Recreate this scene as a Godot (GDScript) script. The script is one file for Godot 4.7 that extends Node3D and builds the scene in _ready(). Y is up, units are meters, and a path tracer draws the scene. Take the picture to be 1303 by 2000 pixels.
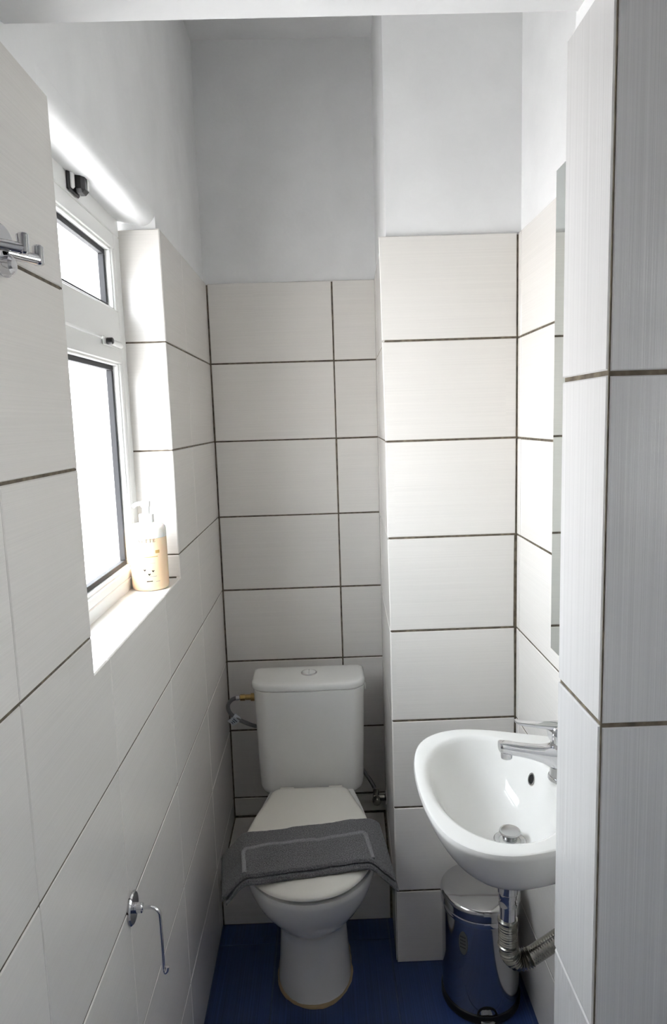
extends Node3D
# A narrow tiled toilet room seen through its doorway. y up, metres.
# Left wall tile face x = 0, back wall tile face z = 0, floor y = 0, camera at z = 2.24.

const TOP := 1.97          # upper edge of the tiling
const ROW := 0.25          # tile course
const TT := 0.010          # tile thickness
const CEIL := 2.69
const XR := 0.851          # right wall tile face
const XJ := 0.662          # door jamb tile face
const ZP := 0.51           # pier front
const ZJ1 := 1.367         # door wall, inner side
const ZJ0 := 1.506         # door wall, outer side
const W0 := 0.632          # window recess, far end
const W1 := 1.262          # window recess, near end
const SILL := 1.163
const XF := -0.092         # inner face of window frame
const AX := 1.30           # anteroom right wall
const AZ := 3.70           # anteroom rear wall

var rng := RandomNumberGenerator.new()
var M := {}
var tile_mats := []
var tile_mats_up := []
var floor_mats := []
var used := {}

# ------------------------------------------------------------------ helpers
func v3(x, y, z) -> Vector3:
	return Vector3(x, y, z)

func begin() -> SurfaceTool:
	var st := SurfaceTool.new()
	st.begin(Mesh.PRIMITIVE_TRIANGLES)
	return st

func tri_n(st: SurfaceTool, a: Vector3, b: Vector3, c: Vector3, n: Vector3, ua := Vector2.ZERO, ub := Vector2.ZERO, uc := Vector2.ZERO) -> void:
	st.set_normal(n)
	st.set_uv(ua)
	st.add_vertex(a)
	if (b - a).cross(c - a).dot(n) > 0.0:
		st.set_uv(uc); st.add_vertex(c)
		st.set_uv(ub); st.add_vertex(b)
	else:
		st.set_uv(ub); st.add_vertex(b)
		st.set_uv(uc); st.add_vertex(c)

func quad_n(st: SurfaceTool, a: Vector3, b: Vector3, c: Vector3, d: Vector3, n: Vector3) -> void:
	tri_n(st, a, b, c, n)
	tri_n(st, a, c, d, n)

# box between two corners with chamfered edges
func cbox(st: SurfaceTool, lo: Vector3, hi: Vector3, b := 0.0) -> void:
	var c := (lo + hi) * 0.5
	var h := (hi - lo) * 0.5
	b = minf(b, minf(h.x, minf(h.y, h.z)) * 0.98)
	for ax in 3:
		var u := (ax + 1) % 3
		var w := (ax + 2) % 3
		for s in [-1.0, 1.0]:
			var n := Vector3.ZERO
			n[ax] = s
			var p := []
			for k in [[-1, -1], [1, -1], [1, 1], [-1, 1]]:
				var q := Vector3.ZERO
				q[ax] = s * h[ax]
				q[u] = k[0] * (h[u] - b)
				q[w] = k[1] * (h[w] - b)
				p.append(c + q)
			quad_n(st, p[0], p[1], p[2], p[3], n)
	if b <= 0.0:
		return
	for ax in 3:                       # edges running along axis ax
		var u := (ax + 1) % 3
		var w := (ax + 2) % 3
		for su in [-1.0, 1.0]:
			for sw in [-1.0, 1.0]:
				var p := []
				for k in [[-1, 0], [1, 0], [1, 1], [-1, 1]]:
					var q := Vector3.ZERO
					q[ax] = k[0] * (h[ax] - b)
					q[u] = su * (h[u] - (b if k[1] else 0.0))
					q[w] = sw * (h[w] - (0.0 if k[1] else b))
					p.append(c + q)
				var n := Vector3.ZERO
				n[u] = su
				n[w] = sw
				quad_n(st, p[0], p[1], p[2], p[3], n.normalized())
	for sx in [-1.0, 1.0]:
		for sy in [-1.0, 1.0]:
			for sz in [-1.0, 1.0]:
				var s := Vector3(sx, sy, sz)
				var a := c + s * Vector3(h.x, h.y - b, h.z - b)
				var d := c + s * Vector3(h.x - b, h.y, h.z - b)
				var e := c + s * Vector3(h.x - b, h.y - b, h.z)
				tri_n(st, a, d, e, s.normalized())

# stacked rings, each a closed loop; loops turn from x towards z when they climb along +y
func loft(st: SurfaceTool, rings: Array, cap0 := true, cap1 := true, closed := true) -> void:
	var n: int = rings[0].size()
	for i in rings.size() - 1:
		for j in (n if closed else n - 1):
			var k := (j + 1) % n
			var a: Vector3 = rings[i][j]
			var b: Vector3 = rings[i][k]
			var c: Vector3 = rings[i + 1][k]
			var d: Vector3 = rings[i + 1][j]
			var u0 := float(j) / n
			var u1 := float(j + 1) / n
			var w0 := float(i) / (rings.size() - 1)
			var w1 := float(i + 1) / (rings.size() - 1)
			st.set_uv(Vector2(u0, w0)); st.add_vertex(a)
			st.set_uv(Vector2(u1, w0)); st.add_vertex(b)
			st.set_uv(Vector2(u0, w1)); st.add_vertex(d)
			st.set_uv(Vector2(u1, w0)); st.add_vertex(b)
			st.set_uv(Vector2(u1, w1)); st.add_vertex(c)
			st.set_uv(Vector2(u0, w1)); st.add_vertex(d)
	for e in [[cap0, 0], [cap1, rings.size() - 1]]:
		if not e[0]:
			continue
		var r = rings[e[1]]
		var m := Vector3.ZERO
		for p in r:
			m += p
		m /= n
		for j in n:
			var k := (j + 1) % n
			st.set_uv(Vector2.ZERO)
			st.add_vertex(m)
			if e[1] == 0:
				st.add_vertex(r[k]); st.add_vertex(r[j])
			else:
				st.add_vertex(r[j]); st.add_vertex(r[k])

func ring_y(c: Vector3, r: float, n := 48) -> PackedVector3Array:
	var p := PackedVector3Array()
	for j in n:
		var a := TAU * j / n
		p.append(c + Vector3(cos(a) * r, 0, sin(a) * r))
	return p

# profile of Vector2(radius, y); equal neighbours are kept apart to make crisp edges
func lathe(st: SurfaceTool, c: Vector3, prof: Array, n := 48, cap0 := true, cap1 := true) -> void:
	var rings := []
	for q in prof:
		rings.append(ring_y(c + Vector3(0, q.y, 0), maxf(q.x, 0.0002), n))
	loft(st, rings, cap0, cap1)

func tube(st: SurfaceTool, path: Array, radii, n := 16, cap := true) -> void:
	var rings := []
	var e1 := Vector3.ZERO
	for i in path.size():
		var t: Vector3 = (path[mini(i + 1, path.size() - 1)] - path[maxi(i - 1, 0)]).normalized()
		if i == 0:
			e1 = t.cross(Vector3.UP if absf(t.y) < 0.9 else Vector3.RIGHT).normalized()
		e1 = (e1 - t * e1.dot(t)).normalized()
		var e2 := e1.cross(t)
		var r: float = radii[i] if radii is Array else radii
		var p := PackedVector3Array()
		for j in n:
			var a := TAU * j / n
			p.append(path[i] + (e1 * cos(a) + e2 * sin(a)) * r)
		rings.append(p)
	loft(st, rings, cap, cap)

func smooth_path(pts: Array, steps := 8) -> Array:
	var out := []
	for i in pts.size() - 1:
		var p0: Vector3 = pts[maxi(i - 1, 0)]
		var p1: Vector3 = pts[i]
		var p2: Vector3 = pts[i + 1]
		var p3: Vector3 = pts[mini(i + 2, pts.size() - 1)]
		for k in steps:
			out.append(p1.cubic_interpolate(p2, p0, p3, float(k) / steps))
	out.append(pts[-1])
	return out

# horizontal cylinder along a given direction
func rod(st: SurfaceTool, a: Vector3, b: Vector3, r: float, n := 32, bevel := 0.0) -> void:
	var t := (b - a).normalized()
	if bevel > 0.0:
		tube(st, [a, a + t * 0.00005, a + t * bevel, b - t * bevel, b - t * 0.00005, b], [r - bevel, r - bevel, r, r, r - bevel, r - bevel], n)
	else:
		tube(st, [a, b], r, n)

# smooth normals, but edges sharper than the crease stay sharp
func creased(st: SurfaceTool, crease := 0.80) -> ArrayMesh:
	var arr := st.commit_to_arrays()
	var p: PackedVector3Array = arr[Mesh.ARRAY_VERTEX]
	var fn := PackedVector3Array()
	var at := {}
	for t in p.size() / 3:
		var n := (p[t * 3 + 2] - p[t * 3]).cross(p[t * 3 + 1] - p[t * 3])
		fn.append(n)
		for k in 3:
			var key := Vector3i((p[t * 3 + k] * 50000.0).round())
			if at.has(key):
				at[key].append(t)
			else:
				at[key] = PackedInt32Array([t])
	var nn := PackedVector3Array()
	nn.resize(p.size())
	for i in p.size():
		var own := fn[i / 3]
		var ol := own.length()
		var sum := Vector3.ZERO
		for t in at[Vector3i((p[i] * 50000.0).round())]:
			var f := fn[t]
			if f.dot(own) >= crease * f.length() * ol:
				sum += f
		nn[i] = sum.normalized() if sum.length_squared() > 0.0 else Vector3.UP
	arr[Mesh.ARRAY_NORMAL] = nn
	var m := ArrayMesh.new()
	m.add_surface_from_arrays(Mesh.PRIMITIVE_TRIANGLES, arr)
	return m

func obj(st: SurfaceTool, called: String, m: Material, parent: Node = self, smooth := false) -> MeshInstance3D:
	var o := MeshInstance3D.new()
	o.name = called
	o.mesh = creased(st) if smooth else st.commit()
	o.material_override = m
	o.cast_shadow = GeometryInstance3D.SHADOW_CASTING_SETTING_ON
	parent.add_child(o, true)
	return o

func tag(o: Node, label: String, category: String, kind := "", group := "") -> void:
	o.set_meta("label", label)
	o.set_meta("category", category)
	if kind:
		o.set_meta("kind", kind)
	if group:
		o.set_meta("group", group)

func thing(called: String, label: String, category: String, at := Vector3.ZERO, kind := "") -> Node3D:
	var o := Node3D.new()
	o.name = called
	add_child(o, true)
	o.position = at
	tag(o, label, category, kind)
	return o

# a tile: outline in metres in the plane (origin, U, V), face at the plane, chamfered rim
func tile(parent: Node, o: Vector3, U: Vector3, V: Vector3, N: Vector3, poly: Array, m: Material, grain_v := false, bev := 0.0016, called := "tile", thick := TT) -> MeshInstance3D:
	var n := poly.size()
	var area := 0.0
	for i in n:
		area += poly[i].cross(poly[(i + 1) % n])
	var sgn := signf(area)
	var inner := PackedVector2Array()
	var outer := PackedVector2Array()
	for i in n:
		var d0: Vector2 = (poly[i] - poly[(i + n - 1) % n]).normalized()
		var d1: Vector2 = (poly[(i + 1) % n] - poly[i]).normalized()
		var n0 := Vector2(-d0.y, d0.x) * sgn
		var n1 := Vector2(-d1.y, d1.x) * sgn
		var mid := n0 + n1
		mid = mid / maxf(0.2, mid.dot(n0))
		outer.append(poly[i])
		inner.append(poly[i] + mid * bev)
	var shift := Vector2(rng.randf(), rng.randf())
	var lift := rng.randf_range(-0.0004, 0.0004)
	var P := func(q: Vector2, d: float) -> Vector3: return o + U * q.x + V * q.y + N * (d + lift)
	var T := func(q: Vector2) -> Vector2:
		return shift + (Vector2(q.y / 0.8, q.x / 0.25) if grain_v else Vector2(q.x / 0.8, q.y / 0.25))
	var st := begin()
	var idx := Geometry2D.triangulate_polygon(inner)
	for k in range(0, idx.size(), 3):
		var a := inner[idx[k]]
		var b := inner[idx[k + 1]]
		var c := inner[idx[k + 2]]
		tri_n(st, P.call(a, 0.0), P.call(b, 0.0), P.call(c, 0.0), N, T.call(a), T.call(b), T.call(c))
	for i in n:
		var j := (i + 1) % n
		var d: Vector2 = (poly[j] - poly[i]).normalized()
		var w2 := -Vector2(-d.y, d.x) * sgn
		var out := U * w2.x + V * w2.y
		var nb := (out + N).normalized()
		var uv: Vector2 = T.call(outer[i])
		tri_n(st, P.call(inner[i], 0.0), P.call(inner[j], 0.0), P.call(outer[j], -bev), nb, uv, uv, uv)
		tri_n(st, P.call(inner[i], 0.0), P.call(outer[j], -bev), P.call(outer[i], -bev), nb, uv, uv, uv)
		tri_n(st, P.call(outer[i], -bev), P.call(outer[j], -bev), P.call(outer[j], -thick), out, uv, uv, uv)
		tri_n(st, P.call(outer[i], -bev), P.call(outer[j], -thick), P.call(outer[i], -thick), out, uv, uv, uv)
	return obj(st, called, m, parent)

func rect(a: float, b: float, c: float, d: float) -> Array:   # u0 u1 v0 v1
	return [Vector2(a, c), Vector2(b, c), Vector2(b, d), Vector2(a, d)]

func pick(list: Array) -> Material:
	return list[rng.randi() % list.size()]

# a grid of wall tiles: U edges, V edges (metres), joint widths
func tile_grid(parent: Node, o: Vector3, U: Vector3, V: Vector3, N: Vector3, us: Array, vs: Array, ju := 0.004, jv := 0.0045, grain_v := false) -> void:
	for i in us.size() - 1:
		for k in vs.size() - 1:
			var a: float = us[i] + (ju * 0.5 if i > 0 else ju * 0.2)
			var b: float = us[i + 1] - (ju * 0.5 if i < us.size() - 2 else ju * 0.2)
			var c: float = vs[k] + jv * 0.5
			var d: float = vs[k + 1] - (jv * 0.5 if k < vs.size() - 2 else 0.0)
			var w := func() -> float: return rng.randf_range(-0.0004, 0.0004)
			var poly := [Vector2(a + w.call(), c + w.call()), Vector2(b + w.call(), c + w.call()), Vector2(b + w.call(), d + w.call()), Vector2(a + w.call(), d + w.call())]
			tile(parent, o, U, V, N, poly, pick(tile_mats_up if grain_v else tile_mats), grain_v)

# ------------------------------------------------------------------ materials
func mat(called: String, c: Color, rough: float, metal := 0.0, spec := 0.5) -> StandardMaterial3D:
	var m := StandardMaterial3D.new()
	m.resource_name = called
	m.albedo_color = c
	m.roughness = rough
	m.metallic = metal
	m.metallic_specular = spec
	M[called] = m
	return m

func streak_image(w: int, h: int, seed_: int, depth: float) -> ImageTexture:
	var n1 := FastNoiseLite.new()
	n1.seed = seed_
	n1.noise_type = FastNoiseLite.TYPE_VALUE
	n1.frequency = 1.0
	n1.fractal_type = FastNoiseLite.FRACTAL_NONE
	var img := Image.create(w, h, false, Image.FORMAT_RGB8)
	for y in h:
		for x in w:
			var fade := 0.5 - 0.5 * cos(TAU * x / w)      # blend so that it repeats along the grain
			var a := n1.get_noise_2d(x * 0.012, y * 0.9) * 0.55 + n1.get_noise_2d(x * 0.006 + 900, y * 0.28) * 0.45
			var b := n1.get_noise_2d(x * 0.012 + 300, y * 0.9) * 0.55 + n1.get_noise_2d(x * 0.006 + 1500, y * 0.28) * 0.45
			var s := 1.0 - depth * (0.5 + 0.5 * lerpf(a, b, fade))
			img.set_pixel(x, y, Color(s, s, s))
	return ImageTexture.create_from_image(img)

func noise_tex(freq: float, size := 512, normal := false, strength := 1.0, ramp_lo := 0.0, seed_ := 3) -> NoiseTexture2D:
	var n := FastNoiseLite.new()
	n.seed = seed_
	n.frequency = freq
	n.fractal_octaves = 4
	var t := NoiseTexture2D.new()
	t.width = size
	t.height = size
	t.seamless = true
	t.noise = n
	t.as_normal_map = normal
	t.bump_strength = strength
	if ramp_lo > 0.0:
		var g := Gradient.new()
		g.set_color(0, Color(ramp_lo, ramp_lo, ramp_lo))
		g.set_color(1, Color.WHITE)
		t.color_ramp = g
	return t

func make_materials() -> void:
	var streak := streak_image(256, 1024, 11, 0.05)
	var streak_up := streak_image(256, 1024, 23, 0.13)
	var relief := streak_image(256, 1024, 11, 1.0)
	for i in 3:
		var k := [1.0, 0.99, 0.98]
		var m := mat("glazed_tile_%d" % i, Color(0.943 * k[i], 0.928 * k[i], 0.906 * k[i]), 0.17)
		m.albedo_texture = streak
		m.heightmap_enabled = true
		m.heightmap_texture = relief
		m.heightmap_scale = 0.006
		tile_mats.append(m)
		var u := mat("glazed_tile_upright_%d" % i, Color(0.915 * k[i], 0.91 * k[i], 0.905 * k[i]), 0.22)
		u.albedo_texture = streak_up
		u.heightmap_enabled = true
		u.heightmap_texture = relief
		u.heightmap_scale = 0.012
		tile_mats_up.append(u)
	var fstreak := streak_image(256, 1024, 41, 0.45)
	for i in 3:
		var k := [1.0, 0.93, 1.06]
		var m := mat("blue_floor_tile_%d" % i, Color(0.235 * k[i], 0.325 * k[i], 0.545 * k[i]), 0.3)
		m.albedo_texture = fstreak
		floor_mats.append(m)
	var g := mat("grout", Color(0.50, 0.455, 0.385), 0.9)
	g.albedo_texture = noise_tex(0.02, 512, false, 1.0, 0.55, 9)
	g.uv1_triplanar = true
	g.uv1_world_triplanar = true
	g.uv1_scale = Vector3(4, 4, 4)
	var fg := mat("floor_grout", Color(0.30, 0.36, 0.46), 0.9)
	fg.uv1_triplanar = true
	var p := mat("white_paint", Color(0.95, 0.95, 0.948), 0.85, 0.0, 0.35)
	p.albedo_texture = noise_tex(0.006, 512, false, 1.0, 0.965, 5)
	p.normal_enabled = true
	p.normal_texture = noise_tex(0.012, 512, true, 3.0, 0.0, 6)
	p.normal_scale = 0.35
	p.uv1_triplanar = true
	p.uv1_world_triplanar = true
	p.uv1_scale = Vector3(1.3, 1.3, 1.3)
	mat("ceramic", Color(0.905, 0.90, 0.885), 0.07)
	mat("seat_plastic", Color(0.92, 0.905, 0.87), 0.2)
	mat("chrome", Color(0.86, 0.86, 0.87), 0.06, 1.0)
	mat("steel", Color(0.74, 0.74, 0.74), 0.1, 1.0)
	mat("corrugated_steel", Color(0.55, 0.545, 0.52), 0.2, 1.0)
	mat("brass", Color(0.60, 0.51, 0.33), 0.3, 1.0)
	mat("black_plastic", Color(0.06, 0.06, 0.065), 0.4)
	mat("gasket", Color(0.13, 0.13, 0.14), 0.7)
	mat("frame_plastic", Color(0.93, 0.93, 0.92), 0.3)
	mat("white_plastic", Color(0.93, 0.93, 0.92), 0.25)
	mat("caulk", Color(0.62, 0.54, 0.42), 0.8)
	mat("mirror", Color(0.86, 0.88, 0.87), 0.01, 1.0)
	mat("mirror_edge", Color(0.42, 0.48, 0.47), 0.2)
	mat("dark_hole", Color(0.03, 0.03, 0.03), 0.8)
	mat("paper_tag", Color(0.75, 0.78, 0.8), 0.6)
	mat("tag_print", Color(0.15, 0.2, 0.3), 0.6)
	mat("print_ink", Color(0.08, 0.07, 0.07), 0.6)
	mat("print_letter", Color(0.12, 0.12, 0.12), 0.6)
	mat("print_gold", Color(0.72, 0.58, 0.33), 0.5)
	mat("print_grey", Color(0.62, 0.6, 0.58), 0.6)
	var gl := mat("pane_glass", Color(1, 1, 1, 0.06), 0.0)
	gl.transparency = BaseMaterial3D.TRANSPARENCY_ALPHA
	var so := mat("soap_bottle", Color(0.95, 0.83, 0.69), 0.25)
	so.subsurf_scatter_enabled = true
	so.subsurf_scatter_strength = 0.25
	var su := mat("empty_bottle", Color(0.96, 0.95, 0.92), 0.25)
	su.subsurf_scatter_enabled = true
	su.subsurf_scatter_strength = 0.25
	var to := mat("terry", Color(0.56, 0.56, 0.565), 0.95, 0.0, 0.2)
	to.albedo_texture = noise_tex(0.09, 512, false, 1.0, 0.5, 14)
	to.normal_enabled = true
	to.normal_texture = noise_tex(0.12, 512, true, 8.0, 0.0, 15)
	to.normal_scale = 0.8
	to.uv1_triplanar = true
	to.uv1_scale = Vector3(5, 5, 5)
	to.rim_enabled = true
	to.rim = 0.3
	to.rim_tint = 0.6
	var wv := mat("lit_welt", Color(0.61, 0.61, 0.615), 0.9, 0.0, 0.2)  # paler than the terry: light caught on the welt, put into colour
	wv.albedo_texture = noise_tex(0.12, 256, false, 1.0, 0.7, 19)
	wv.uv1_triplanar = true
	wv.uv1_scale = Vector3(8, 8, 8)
	var br := mat("braided_steel", Color(0.5, 0.5, 0.5), 0.35, 0.9)
	br.normal_enabled = true
	br.normal_texture = noise_tex(0.2, 256, true, 6.0, 0.0, 17)
	br.uv1_triplanar = true
	br.uv1_scale = Vector3(20, 20, 20)
	mat("badge_grey", Color(0.45, 0.45, 0.44), 0.4, 0.5)
	mat("concrete", Color(0.7, 0.7, 0.68), 0.9)

# ------------------------------------------------------------------ build
func _ready() -> void:
	rng.seed = 7
	# camera
	var cam := Camera3D.new()
	cam.name = "camera"
	cam.position = Vector3(0.3518, 1.5282, 2.2442)
	cam.rotation = Vector3(-0.1341, -0.0141, -0.0309)
	cam.fov = rad_to_deg(2.0 * atan(1000.0 / 1326.04))
	cam.near = 0.02
	add_child(cam)
	cam.current = true
	# daylight: an even bright overcast sky, entering through the windows only
	var env := Environment.new()
	var sky := Sky.new()
	var sm := ProceduralSkyMaterial.new()
	sm.sky_top_color = Color(0.89, 0.92, 0.95)
	sm.sky_horizon_color = Color(0.975, 0.98, 0.99)
	sm.ground_horizon_color = Color(0.945, 0.945, 0.95)
	sm.ground_bottom_color = Color(0.85, 0.85, 0.855)
	sky.sky_material = sm
	env.background_mode = Environment.BG_SKY
	env.sky = sky
	env.background_energy_multiplier = 25.5
	env.tonemap_mode = Environment.TONE_MAPPER_LINEAR
	env.tonemap_exposure = 1.0
	env.sdfgi_enabled = true
	env.ssao_enabled = true
	env.ssil_enabled = true
	var we := WorldEnvironment.new()
	we.name = "environment"
	we.environment = env
	add_child(we)

	make_materials()
	build_floor_and_ceiling()
	build_wall_left()
	build_wall_back()
	build_pier()
	build_ledge()
	build_wall_right()
	build_door_wall()
	build_anteroom()
	build_window(1, W0, W1)
	build_toilet()
	build_bath_mat()
	build_supply()
	build_basin()
	build_faucet()
	build_drain_pipe()
	build_bin()
	build_mirror()
	build_soap()
	build_paper_holder()
	build_coat_hook()

func struct(called: String, label: String, category: String) -> Node3D:
	return thing(called, label, category, Vector3.ZERO, "structure")

func rows() -> Array:      # course edges from the floor up
	return [0.0, 0.22, 0.47, 0.72, 0.97, 1.22, 1.47, 1.72, TOP]

func build_floor_and_ceiling() -> void:
	var f := struct("floor", "dark blue glazed floor tiles under the toilet and bin", "floor")
	var st := begin()
	cbox(st, v3(-0.3, -0.2, -0.3), v3(AX + 0.2, -0.009, AZ + 0.2))
	obj(st, "floor_slab", M.concrete, f)
	st = begin()
	cbox(st, v3(-0.012, -0.009, -0.012), v3(AX, -0.0015, AZ))
	obj(st, "grout", M.floor_grout, f)
	var xs := [0.0, 0.17, 0.505, 0.84, 1.175, 1.51, AX]
	var zs := []
	var z := 0.02
	zs.append(0.0)
	z = 0.42
	while z < AZ:
		zs.append(z)
		z += 0.335
	zs.append(AZ)
	for i in xs.size() - 1:
		for k in zs.size() - 1:
			tile(f, Vector3.ZERO, Vector3.RIGHT, Vector3.BACK, Vector3.UP, rect(xs[i] + 0.0012, xs[i + 1] - 0.0012, zs[k] + 0.0012, zs[k + 1] - 0.0012), pick(floor_mats), true, 0.0008, "tile", 0.008)
	var c := struct("ceiling", "white painted ceiling above the tiled room", "ceiling")
	st = begin()
	cbox(st, v3(-0.3, CEIL, -0.3), v3(AX + 0.2, CEIL + 0.15, AZ + 0.2))
	obj(st, "ceiling_slab", M.white_paint, c)

func build_wall_left() -> void:
	var w := struct("wall_left", "white tiled wall with the deep window recess, painted above", "wall")
	# masonry with the openings of both windows; the recess edge of the plaster lies 10 mm behind the tile face
	var st := begin()
	var x0 := XF - 0.036
	var x1 := -TT
	cbox(st, v3(x0, -0.05, -0.25), v3(x1, SILL - TT, AZ + 0.1))
	cbox(st, v3(x0, TOP + 0.039, -0.25), v3(x1, CEIL + 0.02, AZ + 0.1))
	cbox(st, v3(x0, SILL - TT, -0.25), v3(x1, TOP + 0.039, W0 - TT))
	cbox(st, v3(x0, SILL - TT, W1 + TT), v3(x1, TOP + 0.039, AZ + 0.1))
	obj(st, "masonry", M.white_paint, w)
	# rounded plaster nosing along the head of the recess
	st = begin()
	var pr := []
	var r := 0.032
	for e in [W0 - TT, W1 + TT]:
		var p := PackedVector3Array()
		p.append(v3(XF - 0.02, TOP + 0.055, e))
		p.append(v3(XF - 0.02, TOP + 0.020, e))
		p.append(v3(XF + 0.02, TOP + 0.014, e))
		for k in 11:
			var a := -PI / 2 + (PI / 2) * k / 10.0
			p.append(v3(x1 - r + cos(a) * r, TOP + 0.008 + r + sin(a) * r, e))
		p.append(v3(x1 - 0.004, TOP + 0.055, e))
		pr.append(p)
	loft(st, pr, false, false)
	obj(st, "plaster_nosing", M.white_paint, w, true)
	# grout bed
	st = begin()
	var gx0 := -TT - 0.0005
	var gx1 := -0.0014
	var zn := 2.32
	cbox(st, v3(gx0, 0, 0), v3(gx1, SILL - 0.006, zn))
	cbox(st, v3(gx0, SILL - 0.006, 0), v3(gx1, TOP - 0.003, W0 - 0.004))
	cbox(st, v3(gx0, SILL - 0.006, W1 + 0.004), v3(gx1, TOP - 0.003, zn))
	cbox(st, v3(XF - 0.01, SILL - TT - 0.001, W0 - 0.008), v3(gx1, SILL - 0.0014, W1 + 0.008))             # under the sill
	cbox(st, v3(XF - 0.01, SILL - 0.006, W0 - TT - 0.001), v3(gx1, TOP - 0.004, W0 - 0.0014))              # far reveal
	cbox(st, v3(XF - 0.01, SILL - 0.006, W1 + 0.0014), v3(gx1, TOP - 0.004, W1 + TT + 0.001))              # near reveal
	obj(st, "grout", M.grout, w)
	# face tiles, u = z, v = y
	var U := Vector3.BACK
	var V := Vector3.UP
	var N := Vector3.RIGHT
	var r_ := rows()
	var jv := 0.0016
	var jh := 0.0034
	for k in 8:
		var y0: float = r_[k] + (jh * 0.5 if k else 0.0)
		var y1: float = r_[k + 1] - (jh * 0.5 if k < 7 else 0.0)
		var edges := [0.002, 0.385, 0.794, 1.187, 1.503, 1.90, 2.30]
		if k == 4:        # the course cut round the sill
			var s := SILL - 0.0012
			tile(w, Vector3.ZERO, U, V, N, rect(0.002, 0.385 - jv, y0, y1), pick(tile_mats))
			tile(w, Vector3.ZERO, U, V, N, [Vector2(0.385, y0), Vector2(0.794 - jv, y0), Vector2(0.794 - jv, s), Vector2(W0 - 0.001, s), Vector2(W0 - 0.001, y1), Vector2(0.385, y1)], pick(tile_mats))
			tile(w, Vector3.ZERO, U, V, N, rect(0.794, 1.187 - jv, y0, s), pick(tile_mats))
			tile(w, Vector3.ZERO, U, V, N, [Vector2(1.187, y0), Vector2(1.503 - jv, y0), Vector2(1.503 - jv, y1), Vector2(W1 + 0.001, y1), Vector2(W1 + 0.001, s), Vector2(1.187, s)], pick(tile_mats))
			tile(w, Vector3.ZERO, U, V, N, rect(1.503, 1.90 - jv, y0, y1), pick(tile_mats))
			tile(w, Vector3.ZERO, U, V, N, rect(1.90, 2.30 - jv, y0, y1), pick(tile_mats))
			continue
		for i in edges.size() - 1:
			var a: float = edges[i]
			var b: float = edges[i + 1] - jv
			if k >= 5:
				if a >= W0 and b <= W1:
					continue
				if a < W0 and b > W0:
					b = W0 - 0.001
				elif a < W1 and b > W1:
					a = W1 + 0.001
				elif a >= W0 and a < W1:
					continue
			tile(w, Vector3.ZERO, U, V, N, rect(a, b, y0, y1), pick(tile_mats))
	# sill tiles, u = z, v = -x
	var sc := [W0 + 0.001, 0.81, 1.198, W1 - 0.001]
	for i in 3:
		tile(w, v3(0, SILL, 0), Vector3.BACK, Vector3.LEFT, Vector3.UP, rect(sc[i] + 0.001, sc[i + 1] - 0.001, 0.0005, -XF + 0.004), pick(tile_mats))
	# reveal tiles
	var rv := [SILL + 0.001, 1.22, 1.47, 1.72, TOP]
	for i in 4:
		tile(w, v3(0, 0, W0), Vector3.LEFT, Vector3.UP, Vector3.BACK, rect(0.0005, -XF + 0.004, rv[i] + 0.0015, rv[i + 1] - 0.0015), pick(tile_mats))
		tile(w, v3(0, 0, W1), Vector3.LEFT, Vector3.UP, Vector3.FORWARD, rect(0.0005, -XF + 0.004, rv[i] + 0.0015, rv[i + 1] - 0.0015), pick(tile_mats))

func build_wall_back() -> void:
	var w := struct("wall_back", "white tiled wall behind the toilet cistern, painted above", "wall")
	var st := begin()
	cbox(st, v3(-0.3, -0.05, -0.25), v3(1.2, CEIL + 0.02, -TT))
	obj(st, "masonry", M.white_paint, w)
	st = begin()
	cbox(st, v3(-0.012, 0, -TT - 0.0005), v3(0.56, TOP - 0.003, -0.0014))
	obj(st, "grout", M.grout, w)
	tile_grid(w, Vector3.ZERO, Vector3.RIGHT, Vector3.UP, Vector3.BACK, [0.003, 0.400, 0.545], [0.149, 0.22, 0.47, 0.72, 0.97, 1.22, 1.47, 1.72, TOP], 0.0046, 0.0048)

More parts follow.
